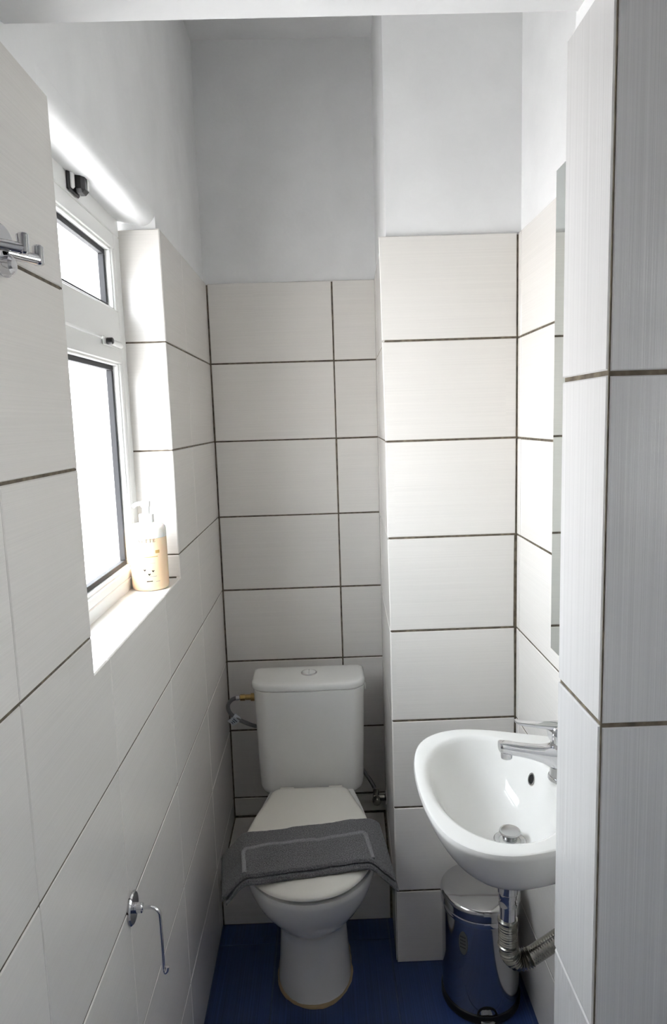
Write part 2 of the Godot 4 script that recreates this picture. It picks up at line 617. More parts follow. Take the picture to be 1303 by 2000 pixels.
func build_pier() -> void:
	var w := struct("wall_pier", "square white tiled pier beside the toilet, painted above", "wall")
	var st := begin()
	# masonry prism
	var lo := -0.05
	var hi := CEIL + 0.02
	var P := [Vector2(0.5335 + TT, -0.05), Vector2(0.516 + TT, ZP - TT), Vector2(1.0, ZP - TT), Vector2(1.0, -0.05)]
	for i in 4:
		var a: Vector2 = P[i]
		var b: Vector2 = P[(i + 1) % 4]
		var n := Vector3(a.y - b.y, 0, b.x - a.x).normalized()
		var c := (a + b) / 2 - Vector2(0.77, 0.25)
		if n.dot(Vector3(c.x, 0, c.y)) < 0:
			n = -n
		quad_n(st, v3(a.x, lo, a.y), v3(b.x, lo, b.y), v3(b.x, hi, b.y), v3(a.x, hi, a.y), n)
	obj(st, "masonry", M.white_paint, w)
	# side, running from the back wall to the front edge
	var s0 := v3(0.5355, 0, 0)
	var U := (v3(0.5165, 0, ZP) - s0).normalized()
	var N := v3(-U.z, 0, U.x)
	st = begin()
	var c0 := s0 - N * TT
	var c1 := c0 + U * (ZP - 0.004)
	var f := N * (TT - 0.0014)
	var y1 := TOP - 0.003
	quad_n(st, c0 + f, c1 + f, c1 + f + v3(0, y1, 0), c0 + f + v3(0, y1, 0), N)
	quad_n(st, c0, c0 + f, c0 + f + v3(0, y1, 0), c0 + v3(0, y1, 0), -U)
	quad_n(st, c1, c1 + f, c1 + f + v3(0, y1, 0), c1 + v3(0, y1, 0), U)
	quad_n(st, c0 + v3(0, y1, 0), c0 + f + v3(0, y1, 0), c1 + f + v3(0, y1, 0), c1 + v3(0, y1, 0), Vector3.UP)
	cbox(st, v3(0.52, 0, ZP - TT - 0.0005), v3(XR + 0.012, TOP - 0.003, ZP - 0.0014))
	obj(st, "grout", M.grout, w)
	tile_grid(w, s0, U, Vector3.UP, N, [0.003, 0.115, ZP - 0.004], rows(), 0.003, 0.0035)
	# front: the left edge leans a little, as it was laid
	var lean := [0.519, 0.519, 0.517, 0.518, 0.517, 0.5145, 0.514, 0.5105, 0.5075]
	var right := [0.849, 0.849, 0.849, 0.849, 0.8475, 0.8485, 0.8495, 0.8495, 0.849]
	var r := rows()
	for k in 8:
		var j0 := 0.0024 if k else 0.0
		var j1 := 0.0024 if k < 7 else 0.0
		var g := 0.003 if k == 4 else 0.0012
		var poly := [Vector2(lean[k], r[k] + j0), Vector2(right[k] - g, r[k] + j0 + 0.0006), Vector2(right[k + 1] - g, r[k + 1] - j1 + 0.0006), Vector2(lean[k + 1], r[k + 1] - j1)]
		tile(w, v3(0, 0, ZP), Vector3.RIGHT, Vector3.UP, Vector3.BACK, poly, pick(tile_mats))

func build_ledge() -> void:
	var w := struct("wall_ledge", "low tiled pipe boxing along the foot of the back wall", "ledge")
	var zf := 0.338
	var yt := 0.147
	var x1 := 0.519
	var st := begin()
	cbox(st, v3(-0.01, 0.0, -0.005), v3(x1 + 0.016, yt - 0.0014, zf - 0.0014))
	obj(st, "grout", M.grout, w)
	for a in [[0.003, 0.26], [0.26, x1 - 0.002]]:
		var lean := 0.0132 if a[0] > 0.1 else 0.0     # follows the pier, which runs a little askew
		tile(w, v3(0, yt, 0), Vector3.RIGHT, Vector3.BACK, Vector3.UP, [Vector2(a[0] + 0.0012, 0.003), Vector2(a[1] - 0.0012 + lean, 0.003), Vector2(a[1] - 0.0012, zf - 0.001), Vector2(a[0] + 0.0012, zf - 0.001)], pick(tile_mats), false, 0.0016, "tile", 0.006)
		tile(w, v3(0, 0, zf), Vector3.RIGHT, Vector3.UP, Vector3.BACK, rect(a[0] + 0.0012, a[1] - 0.0012, 0.001, yt - 0.001), pick(tile_mats), false, 0.0016, "tile", 0.006)

func build_wall_right() -> void:
	var w := struct("wall_right", "white tiled wall behind the wash basin and mirror", "wall")
	var st := begin()
	cbox(st, v3(XR + TT, -0.05, 0.2), v3(XR + 0.25, CEIL + 0.02, ZJ1 + 0.05))
	obj(st, "masonry", M.white_paint, w)
	st = begin()
	cbox(st, v3(XR + 0.0014, 0, ZP - 0.01), v3(XR + TT + 0.0005, TOP - 0.003, ZJ1))
	obj(st, "grout", M.grout, w)
	tile_grid(w, v3(XR, 0, 0), Vector3.BACK, Vector3.UP, Vector3.LEFT, [ZP + 0.001, ZP + 0.027, 0.94, 1.34, ZJ1 - 0.002], rows(), 0.003, 0.0042)

func build_door_wall() -> void:
	var w := struct("wall_front", "tiled end of the partition framing the doorway", "wall")
	var st := begin()
	cbox(st, v3(XJ + TT, -0.05, ZJ1), v3(AX + 0.1, CEIL + 0.02, ZJ0 - TT))
	obj(st, "masonry", M.white_paint, w)
	st = begin()
	cbox(st, v3(XJ + 0.0025, 0, ZJ1 + 0.002), v3(XJ + TT + 0.001, TOP - 0.003, ZJ0 - 0.006))
	cbox(st, v3(XJ + TT, 0, ZJ0 - TT - 0.0005), v3(AX, TOP - 0.003, ZJ0 - 0.0018))
	cbox(st, v3(XJ + 0.0016, 0, ZJ0 - 0.0034), v3(XJ + TT, TOP - 0.003, ZJ0 - 0.0018))
	obj(st, "grout", M.grout, w)
	var vs := [0.0, TOP - 1.6, TOP - 1.2, TOP - 0.8, TOP - 0.4, TOP]
	for k in 5:
		var y0: float = vs[k] + (0.0028 if k else 0.0)
		var y1: float = vs[k + 1] - (0.0028 if k < 4 else 0.0)
		tile(w, v3(XJ, 0, 0), Vector3.BACK, Vector3.UP, Vector3.LEFT, rect(ZJ1, ZJ0 - 0.0036, y0, y1), pick(tile_mats_up), true)
		var x := XJ + 0.0032
		while x < AX - 0.05:
			tile(w, v3(0, 0, ZJ0), Vector3.RIGHT, Vector3.UP, Vector3.BACK, rect(x, minf(x + 0.247, AX), y0 - 0.001, y1 - 0.001), pick(tile_mats_up), true, 0.0012, "tile", 0.0030)
			x += 0.251
	# the head of the doorway
	var l := struct("trim_1", "painted lintel across the top of the doorway", "lintel")
	st = begin()
	cbox(st, v3(-TT, TOP + 0.030, ZJ1), v3(XJ + TT + 0.02, CEIL + 0.01, ZJ0 - TT), 0.006)
	obj(st, "beam", M.white_paint, l)

func build_anteroom() -> void:
	var w := struct("wall_anteroom", "plain painted walls of the space before the doorway", "wall")
	var st := begin()
	var a0 := 2.2
	var a1 := 2.64
	var ax := AX + 0.128
	cbox(st, v3(AX, -0.05, ZJ0 - 0.15), v3(ax, SILL - TT, AZ + 0.1))
	cbox(st, v3(AX, TOP + 0.03, ZJ0 - 0.15), v3(ax, CEIL + 0.02, AZ + 0.1))
	cbox(st, v3(AX, SILL - TT, ZJ0 - 0.15), v3(ax, TOP + 0.03, a0))
	cbox(st, v3(AX, SILL - TT, a1), v3(ax, TOP + 0.03, AZ + 0.1))
	obj(st, "masonry", M.white_paint, w)
	st = begin()
	cbox(st, v3(-0.3, -0.05, AZ), v3(AX + 0.15, CEIL + 0.02, AZ + 0.15))
	obj(st, "masonry", M.white_paint, w)
	var w2 := build_window(2, a0 + TT, a1 - TT)
	w2.position = v3(AX, 0, a0 + a1)
	w2.rotation.y = PI

# ---- window: fixed outer frame, hinged upper light, lower pane
func frame_ring(st: SurfaceTool, x0: float, x1: float, z0: float, z1: float, y0: float, y1: float, b: float, bev := 0.002) -> void:
	cbox(st, v3(x0, y0, z0), v3(x1, y0 + b, z1), bev)
	cbox(st, v3(x0, y1 - b, z0), v3(x1, y1, z1), bev)
	cbox(st, v3(x0, y0 + b, z0), v3(x1, y1 - b, z0 + b), bev)
	cbox(st, v3(x0, y0 + b, z1 - b), v3(x1, y1 - b, z1), bev)

func build_window(num: int, z0: float, z1: float) -> Node3D:
	var near := num == 1
	var w := struct("window_%d" % num, "white framed window in the tiled recess with two bright panes" if near else "white framed window in the anteroom wall", "window")
	var xf := XF
	var xb := XF - 0.036
	var y0 := SILL - 0.004
	var y1 := TOP + 0.026
	var mid := 1.712                       # joint between the lower pane and the upper light
	var st := begin()
	var far_w := 0.040
	# outer frame members
	for a in [[v3(xb, y0, z0), v3(xf, y0 + 0.030, z1)], [v3(xb, y1 - 0.045, z0), v3(xf, y1, z1)], [v3(xb, y0 + 0.030, z0), v3(xf, y1 - 0.045, z0 + far_w)], [v3(xb, y0 + 0.030, z1 - far_w), v3(xf, y1 - 0.045, z1)]]:
		st = begin()
		cbox(st, a[0], a[1], 0.002)
		obj(st, "frame_bar", M.frame_plastic, w)
	# two sashes
	for s in [[y0 + 0.030, mid - 0.0015, 0.020, 0.042], [mid + 0.0015, y1 - 0.045, 0.070, 0.034]]:
		var b0: float = s[0]
		var b1: float = s[1]
		var lowbar: float = s[2]
		var topbar: float = s[3]
		var sz0 := z0 + far_w
		var sz1 := z1 - far_w
		var side := 0.017
		st = begin()
		cbox(st, v3(xb, b0, sz0), v3(xf - 0.001, b0 + lowbar, sz1), 0.002)
		cbox(st, v3(xb, b1 - topbar, sz0), v3(xf - 0.001, b1, sz1), 0.002)
		cbox(st, v3(xb, b0 + lowbar, sz0), v3(xf - 0.001, b1 - topbar, sz0 + side), 0.002)
		cbox(st, v3(xb, b0 + lowbar, sz1 - side), v3(xf - 0.001, b1 - topbar, sz1), 0.002)
		var sash := obj(st, "sash", M.frame_plastic, w)
		var g0 := b0 + lowbar
		var g1 := b1 - topbar
		st = begin()
		frame_ring(st, xb + 0.003, xf - 0.005, sz0 + side - 0.001, sz1 - side + 0.001, g0 - 0.001, g1 + 0.001, 0.006, 0.001)
		obj(st, "glazing_bead", M.frame_plastic, sash)
		st = begin()
		frame_ring(st, xb + 0.007, xf - 0.016, sz0 + side + 0.003, sz1 - side - 0.003, g0 + 0.003, g1 - 0.003, 0.012, 0.001)
		obj(st, "gasket", M.gasket, sash)
		st = begin()
		cbox(st, v3(xb + 0.002, g0 + 0.004, sz0 + side + 0.004), v3(xb + 0.006, g1 - 0.004, sz1 - side - 0.004))
		obj(st, "pane", M.pane_glass, sash)
	if not near:
		return w
	# black catch at the head of the upper light
	var cz := 0.922
	var cy := 1.974
	var k := Node3D.new()
	k.name = "catch"
	k.position = v3(xf, cy, cz)
	w.add_child(k, true)
	k.set_meta("label", "black plastic catch")
	st = begin()
	cbox(st, v3(0.0, -0.020, -0.028), v3(0.006, 0.022, 0.028), 0.003)
	obj(st, "plate", M.black_plastic, k)
	st = begin()
	cbox(st, v3(0.005, -0.018, -0.024), v3(0.026, 0.020, 0.008), 0.006)
	obj(st, "body", M.black_plastic, k)
	st = begin()
	cbox(st, v3(0.0255, -0.011, -0.016), v3(0.0275, 0.012, -0.009), 0.0008)
	obj(st, "slot_insert", M.white_plastic, k)
	st = begin()
	cbox(st, v3(0.004, -0.015, 0.012), v3(0.012, 0.017, 0.023), 0.003)
	obj(st, "side_insert", M.white_plastic, k)
	# small white bolt with a black knob on the meeting bar
	var b := Node3D.new()
	b.name = "slide_bolt"
	b.position = v3(xf, 1.706, 0.735)
	w.add_child(b, true)
	b.set_meta("label", "white slide bolt with black knob")
	st = begin()
	cbox(st, v3(0.0, -0.009, -0.05), v3(0.004, 0.009, 0.075), 0.002)
	obj(st, "plate", M.white_plastic, b)
	st = begin()
	rod(st, v3(0.007, 0, -0.035), v3(0.007, 0, 0.045), 0.0065, 20, 0.002)
	obj(st, "barrel", M.white_plastic, b, true)
	st = begin()
	rod(st, v3(0.004, 0, 0.055), v3(0.018, 0, 0.055), 0.007, 20, 0.002)
	obj(st, "knob", M.black_plastic, b, true)
	return w

# ---- toilet
# outline: half ellipse at the front, sides closing in to a narrower back with rounded corners
func egg(y: float, cx: float, w: float, zf: float, zm: float, zb: float, wb: float, ex := 2.15) -> PackedVector3Array:
	var p := PackedVector3Array()
	var n := 36
	for j in n + 1:                       # front, from +x round to -x
		var a := PI * j / n
		var c := cos(a)
		var s := sin(a)
		p.append(v3(cx + signf(c) * pow(absf(c), 2.0 / ex) * w, y, zm + pow(absf(s), 2.0 / ex) * (zf - zm)))
	var m := 14
	var rc := minf(0.03, wb * 0.6)
	for j in range(1, m):                 # left side, going back
		var t := float(j) / m
		p.append(v3(cx - lerpf(w, wb, t * t * (1.6 - 0.6 * t)), y, lerpf(zm, zb + rc, t)))
	for j in 6:
		var a := PI / 2 * j / 6.0
		p.append(v3(cx - wb + rc * (1 - cos(a)), y, zb + rc - rc * sin(a)))
	for j in 7:
		p.append(v3(cx + lerpf(-wb + rc, wb - rc, j / 6.0), y, zb))
	for j in range(1, 7):
		var a := PI / 2 * (1.0 - j / 6.0)
		p.append(v3(cx + wb - rc * (1 - cos(a)), y, zb + rc - rc * sin(a)))
	for j in range(1, m):
		var t := 1.0 - float(j) / m
		p.append(v3(cx + lerpf(w, wb, t * t * (1.6 - 0.6 * t)), y, lerpf(zm, zb + rc, t)))
	return p

func rrect(y: float, x0: float, x1: float, z0: float, z1: float, rb: float, rf: float, bulge := 0.0) -> PackedVector3Array:
	var p := PackedVector3Array()
	var q := 8
	# front (z1) from +x to -x, then back
	for j in q + 1:
		var a := PI / 2 * j / q
		p.append(v3(x1 - rf + rf * cos(a), y, z1 - rf + rf * sin(a)))
	for j in range(1, 8):
		p.append(v3(lerpf(x1 - rf, x0 + rf, j / 8.0), y, z1))
	for j in q + 1:
		var a := PI / 2 + PI / 2 * j / q
		p.append(v3(x0 + rf + rf * cos(a), y, z1 - rf + rf * sin(a)))
	for j in q + 1:
		var a := PI + PI / 2 * j / q
		p.append(v3(x0 + rb + rb * cos(a), y, z0 + rb + rb * sin(a)))
	for j in range(1, 8):
		p.append(v3(lerpf(x0 + rb, x1 - rb, j / 8.0), y, z0))
	for j in q + 1:
		var a := PI * 1.5 + PI / 2 * j / q
		p.append(v3(x1 - rb + rb * cos(a), y, z0 + rb + rb * sin(a)))
	if bulge > 0.0:
		var cx := (x0 + x1) / 2
		var hw := (x1 - x0) / 2
		for i in p.size():
			if p[i].z > (z0 + z1) / 2:
				var t := (p[i].x - cx) / hw
				p[i].z += bulge * (1.0 - t * t) * ((p[i].z - (z0 + z1) / 2) / ((z1 - z0) / 2))
	return p

func build_toilet() -> void:
	var t := thing("toilet", "white ceramic toilet with square cistern and closed seat lid", "toilet", v3(0.283, 0, 0.5))
	var root := t
	var o := v3(-0.283, 0, -0.5)
	var cx := 0.285
	# bowl and foot
	var st := begin()
	var S := [   # y, half width, z front, z widest, z back, half width at the back
		[0.000, 0.100, 0.645, 0.52, 0.346, 0.085],
		[0.006, 0.1015, 0.648, 0.52, 0.345, 0.086],
		[0.020, 0.0995, 0.643, 0.52, 0.345, 0.085],
		[0.060, 0.0965, 0.632, 0.51, 0.345, 0.082],
		[0.110, 0.0935, 0.622, 0.51, 0.345, 0.080],
		[0.150, 0.0915, 0.619, 0.51, 0.345, 0.078],
		[0.172, 0.0925, 0.624, 0.515, 0.340, 0.078],
		[0.192, 0.0985, 0.638, 0.52, 0.330, 0.080],
		[0.212, 0.1080, 0.658, 0.525, 0.315, 0.086],
		[0.236, 0.1210, 0.683, 0.53, 0.290, 0.095],
		[0.265, 0.1370, 0.710, 0.54, 0.250, 0.105],
		[0.295, 0.1520, 0.733, 0.545, 0.200, 0.104],
		[0.325, 0.1640, 0.750, 0.55, 0.160, 0.106],
		[0.350, 0.1715, 0.760, 0.55, 0.135, 0.108],
		[0.368, 0.1750, 0.766, 0.55, 0.125, 0.108],
		[0.378, 0.1750, 0.7665, 0.55, 0.124, 0.108],
		[0.384, 0.1725, 0.764, 0.55, 0.126, 0.106],
		[0.386, 0.1660, 0.757, 0.55, 0.132, 0.100]]
	var rings := []
	for s in S:
		rings.append(egg(s[0], cx, s[1], s[2], s[3], s[4], s[5]))
	loft(st, rings)
	var bowl := obj(st, "bowl", M.ceramic, root, true)
	bowl.position = o
	# caulk round the foot
	st = begin()
	rings = []
	for c in [[0.0, 0.1050, 0.6525], [0.004, 0.1042, 0.6515], [0.009, 0.1000, 0.646]]:
		var r := egg(c[0], cx, c[1], c[2], 0.52, 0.342, 0.088)
		for i in r.size():
			var wob := 0.0009 * sin(i * 1.9) * sin(i * 0.31) + 0.0016 * sin(i * 0.43 + 1.0)
			if c[0] < 0.008:
				r[i] += v3(r[i].x - cx, 0, r[i].z - 0.5).normalized() * wob
		rings.append(r)
	loft(st, rings, false, false)
	var ck := obj(st, "caulk_bead", M.caulk, root, true)
	ck.position = o
	ck.set_meta("label", "brownish sealant round the foot")
	# seat ring and lid
	st = begin()
	rings = []
	for s in [[0.387, 0.158], [0.388, 0.160], [0.3965, 0.160], [0.397, 0.158]]:
		rings.append(egg(s[0], cx - 0.003, s[1], 0.748 + s[1] - 0.160, 0.55, 0.30, 0.108))
	loft(st, rings)
	obj(st, "seat", M.seat_plastic, root, true).position = o
	st = begin()
	rings = []
	for s in [[0.3975, -0.006], [0.3980, -0.002], [0.4010, 0.0], [0.4060, -0.0005], [0.4105, -0.004], [0.4135, -0.010], [0.4160, -0.020], [0.4185, -0.045], [0.4200, -0.085]]:
		rings.append(egg(s[0], cx - 0.003, 0.176 + s[1], 0.772 + s[1], 0.55, 0.286 - s[1] * 0.4, 0.122 + s[1] * 0.6))
	loft(st, rings)
	obj(st, "lid", M.seat_plastic, root, true).position = o
	for sx in [-0.075, 0.075]:
		st = begin()
		rod(st, v3(cx + sx - 0.022, 0.402, 0.282), v3(cx + sx + 0.022, 0.402, 0.282), 0.010, 20, 0.002)
		obj(st, "hinge", M.seat_plastic, root, true).position = o
	# cistern
	st = begin()
	rings = []
	var x0 := 0.1150
	var x1 := 0.4590
	for s in [[0.364, 0.034, 0.026], [0.366, 0.026, 0.018], [0.371, 0.018, 0.010], [0.380, 0.0125, 0.005], [0.394, 0.0095, 0.0015], [0.43, 0.0080, 0.0], [0.55, 0.0045, 0.0], [0.65, 0.0015, 0.0], [0.704, 0.0, 0.0], [0.7105, 0.0, 0.0], [0.712, 0.003, 0.003]]:
		rings.append(rrect(s[0], x0 + s[1], x1 - s[1], 0.112 + s[2], 0.256 - s[2], 0.018, 0.040, 0.012))
	loft(st, rings)
	var tank := obj(st, "cistern", M.ceramic, root, true)
	tank.position = o
	st = begin()
	rings = []
	for s in [[0.7125, 0.006], [0.7130, 0.002], [0.7160, 0.0], [0.7250, 0.0002], [0.7300, 0.0015], [0.7335, 0.0045], [0.7355, 0.0095], [0.7368, 0.022], [0.7374, 0.05]]:
		rings.append(rrect(s[0], x0 - 0.007 + s[1], x1 + 0.004 - s[1], 0.104 + s[1], 0.257 - s[1], 0.018, maxf(0.05 - s[1], 0.012), 0.012))
	loft(st, rings)
	var lid := obj(st, "cistern_lid", M.ceramic, root, true)
	lid.position = o
	st = begin()
	lathe(st, v3(0.2875, 0.7374, 0.178), [Vector2(0.0255, 0.0), Vector2(0.0255, 0.002), Vector2(0.024, 0.0035), Vector2(0.022, 0.0035), Vector2(0.0215, 0.0025)], 40, true, false)
	obj(st, "button_ring", M.chrome, lid, true)
	for s in [-1.0, 1.0]:
		st = begin()
		var pr := []
		for q in [[0.0, 0.0], [0.0042, 0.0], [0.005, 0.0015]]:
			var rr := PackedVector3Array()
			for j in 20:
				var a := -PI / 2 + PI * j / 19.0
				rr.append(v3(0.2875 + s * (0.0007 + cos(a) * (0.0205 - q[1])), 0.7374 + q[0], 0.178 + sin(a) * (0.0205 - q[1])))
			if s < 0:
				rr.reverse()
			pr.append(rr)
		loft(st, pr)
		obj(st, "flush_button", M.white_plastic, lid, true)
	st = begin()
	rod(st, v3(x1 - 0.003, 0.690, 0.18), v3(x1 + 0.007, 0.690, 0.18), 0.013, 24, 0.003)
	obj(st, "side_cap", M.white_plastic, root, true).position = o

# ---- dark folded mat across the lid
func mat_height(x: float, z: float) -> float:
	# the lid carries it; past the lid's edge it bends down
	var cx := 0.282
	var hw := 0.172 if z < 0.55 else 0.172 * sqrt(maxf(0.0, 1.0 - pow((z - 0.55) / 0.24, 2.0)))
	hw = maxf(hw, 0.152)
	var d := absf(x - cx) - hw + 0.010
	var y := 0.4205
	if d > 0.0:
		y -= 16.0 * d * d if d < 0.03 else 16.0 * 0.03 * 0.03 + 0.96 * (d - 0.03)
	return y

func mat_layer(called: String, parent: Node, lift: float, thick: float, u0: float, u1: float, v0: float, v1: float, sag: float) -> void:
	var c := v3(0.281, 0, 0.628)
	var ang := deg_to_rad(8.2)
	var U := v3(cos(ang), 0, -sin(ang))
	var V := v3(sin(ang), 0, cos(ang))
	var nu := 150
	var nv := 64
	var n2 := FastNoiseLite.new()
	n2.seed = 31
	n2.frequency = 9.0
	var rings := []
	for i in nu + 1:
		var u := lerpf(u0, u1, float(i) / nu)
		var edge_u := minf(u - u0, u1 - u)
		var top := PackedVector3Array()
		var bot := PackedVector3Array()
		for k in nv + 1:
			var v := lerpf(v0, v1, float(k) / nv)
			var edge := minf(edge_u, minf(v - v0, v1 - v))
			var p := c + U * u + V * v
			var y := mat_height(p.x, p.z) + lift + n2.get_noise_2d(u, v) * 0.004 - sag * maxf(0.0, absf(u) - 0.16) * 0.5
			var rd := 0.005
			var h := thick * (sqrt(maxf(0.0, 1.0 - pow(1.0 - minf(edge / rd, 1.0), 2.0))) * 0.5 + 0.0)
			var mid := y + thick * 0.5
			top.append(v3(p.x, mid + h, p.z))
			bot.append(v3(p.x, mid - h, p.z))
		bot.reverse()
		top.append_array(bot)
		rings.append(top)
	var st := begin()
	loft(st, rings)
	obj(st, called, M.terry, parent, true)

func build_bath_mat() -> void:
	var t := thing("bath_mat", "dark grey folded terry mat laid across the toilet lid", "mat", Vector3.ZERO)
	mat_layer("lower_layer", t, 0.0, 0.0135, -0.212, 0.218, -0.080, 0.090, 0.25)
	mat_layer("upper_layer", t, 0.0125, 0.0135, -0.222, 0.212, -0.094, 0.082, 0.10)

	# raised welt framing the terry field; the light it catches is painted paler
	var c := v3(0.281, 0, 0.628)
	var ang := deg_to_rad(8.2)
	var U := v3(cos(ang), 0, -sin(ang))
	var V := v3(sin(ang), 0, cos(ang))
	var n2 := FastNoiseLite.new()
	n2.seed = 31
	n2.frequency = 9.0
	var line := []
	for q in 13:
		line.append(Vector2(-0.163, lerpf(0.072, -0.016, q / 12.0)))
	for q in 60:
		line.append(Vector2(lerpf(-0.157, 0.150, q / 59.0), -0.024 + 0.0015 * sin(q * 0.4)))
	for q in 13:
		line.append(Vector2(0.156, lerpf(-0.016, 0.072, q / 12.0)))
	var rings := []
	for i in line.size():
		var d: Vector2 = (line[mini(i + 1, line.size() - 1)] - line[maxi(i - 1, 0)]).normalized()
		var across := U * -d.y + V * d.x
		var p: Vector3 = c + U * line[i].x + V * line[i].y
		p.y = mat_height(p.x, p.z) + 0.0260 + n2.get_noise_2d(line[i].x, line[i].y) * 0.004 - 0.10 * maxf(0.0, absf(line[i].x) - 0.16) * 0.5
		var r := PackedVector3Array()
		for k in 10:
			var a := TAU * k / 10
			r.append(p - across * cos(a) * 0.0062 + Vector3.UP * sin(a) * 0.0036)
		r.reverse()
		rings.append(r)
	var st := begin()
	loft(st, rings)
	var band := obj(st, "lit_welt_band", M.lit_welt, t, true)
	band.set_meta("label", "raised welt round the field, caught light painted paler")

# ---- water supply to the cistern
func build_supply() -> void:
	var t := thing("water_hose", "braided grey hose feeding the cistern from its left side", "hose", Vector3.ZERO)
	var st := begin()
	var p := smooth_path([v3(0.066, 0.657, 0.16), v3(0.040, 0.652, 0.16), v3(0.0235, 0.632, 0.16), v3(0.029, 0.604, 0.158), v3(0.056, 0.577, 0.150), v3(0.100, 0.546, 0.130), v3(0.135, 0.520, 0.090), v3(0.20, 0.48, 0.064), v3(0.32, 0.415, 0.05), v3(0.43, 0.365, 0.06), v3(0.468, 0.34, 0.10), v3(0.490, 0.318, 0.14)], 10)
	tube(st, p, 0.0065, 16)
	obj(st, "hose", M.braided_steel, t, true)
	st = begin()
	rod(st, v3(0.064, 0.657, 0.16), v3(0.080, 0.657, 0.16), 0.0105, 6)
	obj(st, "union_nut", M.brass, t, true)
	st = begin()
	rod(st, v3(0.080, 0.657, 0.16), v3(0.098, 0.657, 0.16), 0.0085, 20, 0.001)
	for k in 4:
		rod(st, v3(0.082 + k * 0.0036, 0.657, 0.16), v3(0.0838 + k * 0.0036, 0.657, 0.16), 0.0095, 20)
	rod(st, v3(0.0975, 0.657, 0.16), v3(0.1185, 0.657, 0.16), 0.0125, 20, 0.001)
	obj(st, "inlet_thread", M.brass, t, true)
	st = begin()
	rod(st, v3(0.050, 0.6545, 0.16), v3(0.064, 0.657, 0.16), 0.0078, 20, 0.001)
	obj(st, "ferrule", M.steel, t, true)
	# paper tag wrapped round the hose
	st = begin()
	var a := v3(0.046, 0.586, 0.152)
	var d := v3(0.62, -0.70, -0.20).normalized()
	var e := v3(-0.72, -0.66, 0.1).normalized()
	var n := d.cross(e).normalized()
	if n.z < 0:
		n = -n
	var wrap := []
	for s in [-1.0, 1.0]:
		var rr := PackedVector3Array()
		for q in [Vector2(0.026, 0.002), Vector2(0.013, 0.0075), Vector2(0.0, 0.0085), Vector2(-0.0085, 0.003), Vector2(-0.0095, 0.0), Vector2(-0.0078, 0.002), Vector2(0.0, 0.0073), Vector2(0.013, 0.0063), Vector2(0.026, 0.001)]:
			rr.append(a + d * s * 0.0135 + e * q.x + n * q.y)
		wrap.append(rr)
	loft(st, wrap)
	var tagm := obj(st, "paper_tag", M.paper_tag, t, true)
	tagm.set_meta("label", "pale printed tag on the hose")
	for k in 3:
		st = begin()
		var c := a + e * (0.006 + 0.006 * k) + n * 0.0086
		cbox(st, Vector3(-0.008 + 0.002 * k, -0.0012, 0), Vector3(0.009 - 0.003 * k, 0.0012, 0.0005))
		var b := obj(st, "print_bar", M.tag_print, tagm)
		b.transform = Transform3D(Basis(d, e, n), c)
	# stop valve on the pier side
	var v := thing("stop_valve", "small dark angle valve on the pier side beside the cistern", "valve", v3(0.527, 0.296, 0.16))
	st = begin()
	rod(st, v3(0.0, 0, 0), v3(-0.006, 0, 0), 0.023, 28, 0.003)
	obj(st, "rosette", M.chrome, v, true)
	st = begin()
	rod(st, v3(-0.005, 0, 0), v3(-0.045, 0, 0), 0.0105, 20, 0.002)
	rod(st, v3(-0.034, -0.004, 0), v3(-0.034, 0.022, -0.012), 0.0095, 20, 0.001)
	obj(st, "body", M.corrugated_steel, v, true)
	st = begin()
	rod(st, v3(-0.034, 0.002, 0.008), v3(-0.034, -0.002, 0.030), 0.014, 8, 0.003)
	obj(st, "handle", M.corrugated_steel, v, true)

# ---- wash basin
func basin_outline(y: float, f: float, zc: float, grow := 0.0) -> PackedVector3Array:
	# plan outline of the rim, wall at x = XR; f scales about the middle
	var p := PackedVector3Array()
	var ctl := [Vector2(0.8505, 0.865), Vector2(0.80, 0.848), Vector2(0.746, 0.829), Vector2(0.690, 0.812), Vector2(0.632, 0.806), Vector2(0.580, 0.822), Vector2(0.541, 0.862), Vector2(0.519, 0.930), Vector2(0.512, 1.030), Vector2(0.519, 1.128), Vector2(0.540, 1.198), Vector2(0.580, 1.240), Vector2(0.632, 1.256), Vector2(0.690, 1.250), Vector2(0.746, 1.233), Vector2(0.80, 1.214), Vector2(0.8505, 1.197)]
	var pts := []
	for q in ctl:
		pts.append(v3(q.x, y, q.y))
	pts = smooth_path(pts, 4)
	for q in pts:
		p.append(q)
	# along the wall back to the start
	for j in range(1, 16):
		p.append(v3(0.8505, y, lerpf(1.197, 0.865, j / 16.0)))
	if f != 1.0 or grow != 0.0:
		for i in p.size():
			var c := v3(0.72, y, zc)
			var d := p[i] - c
			p[i] = c + d * f
	p.reverse()
	return p

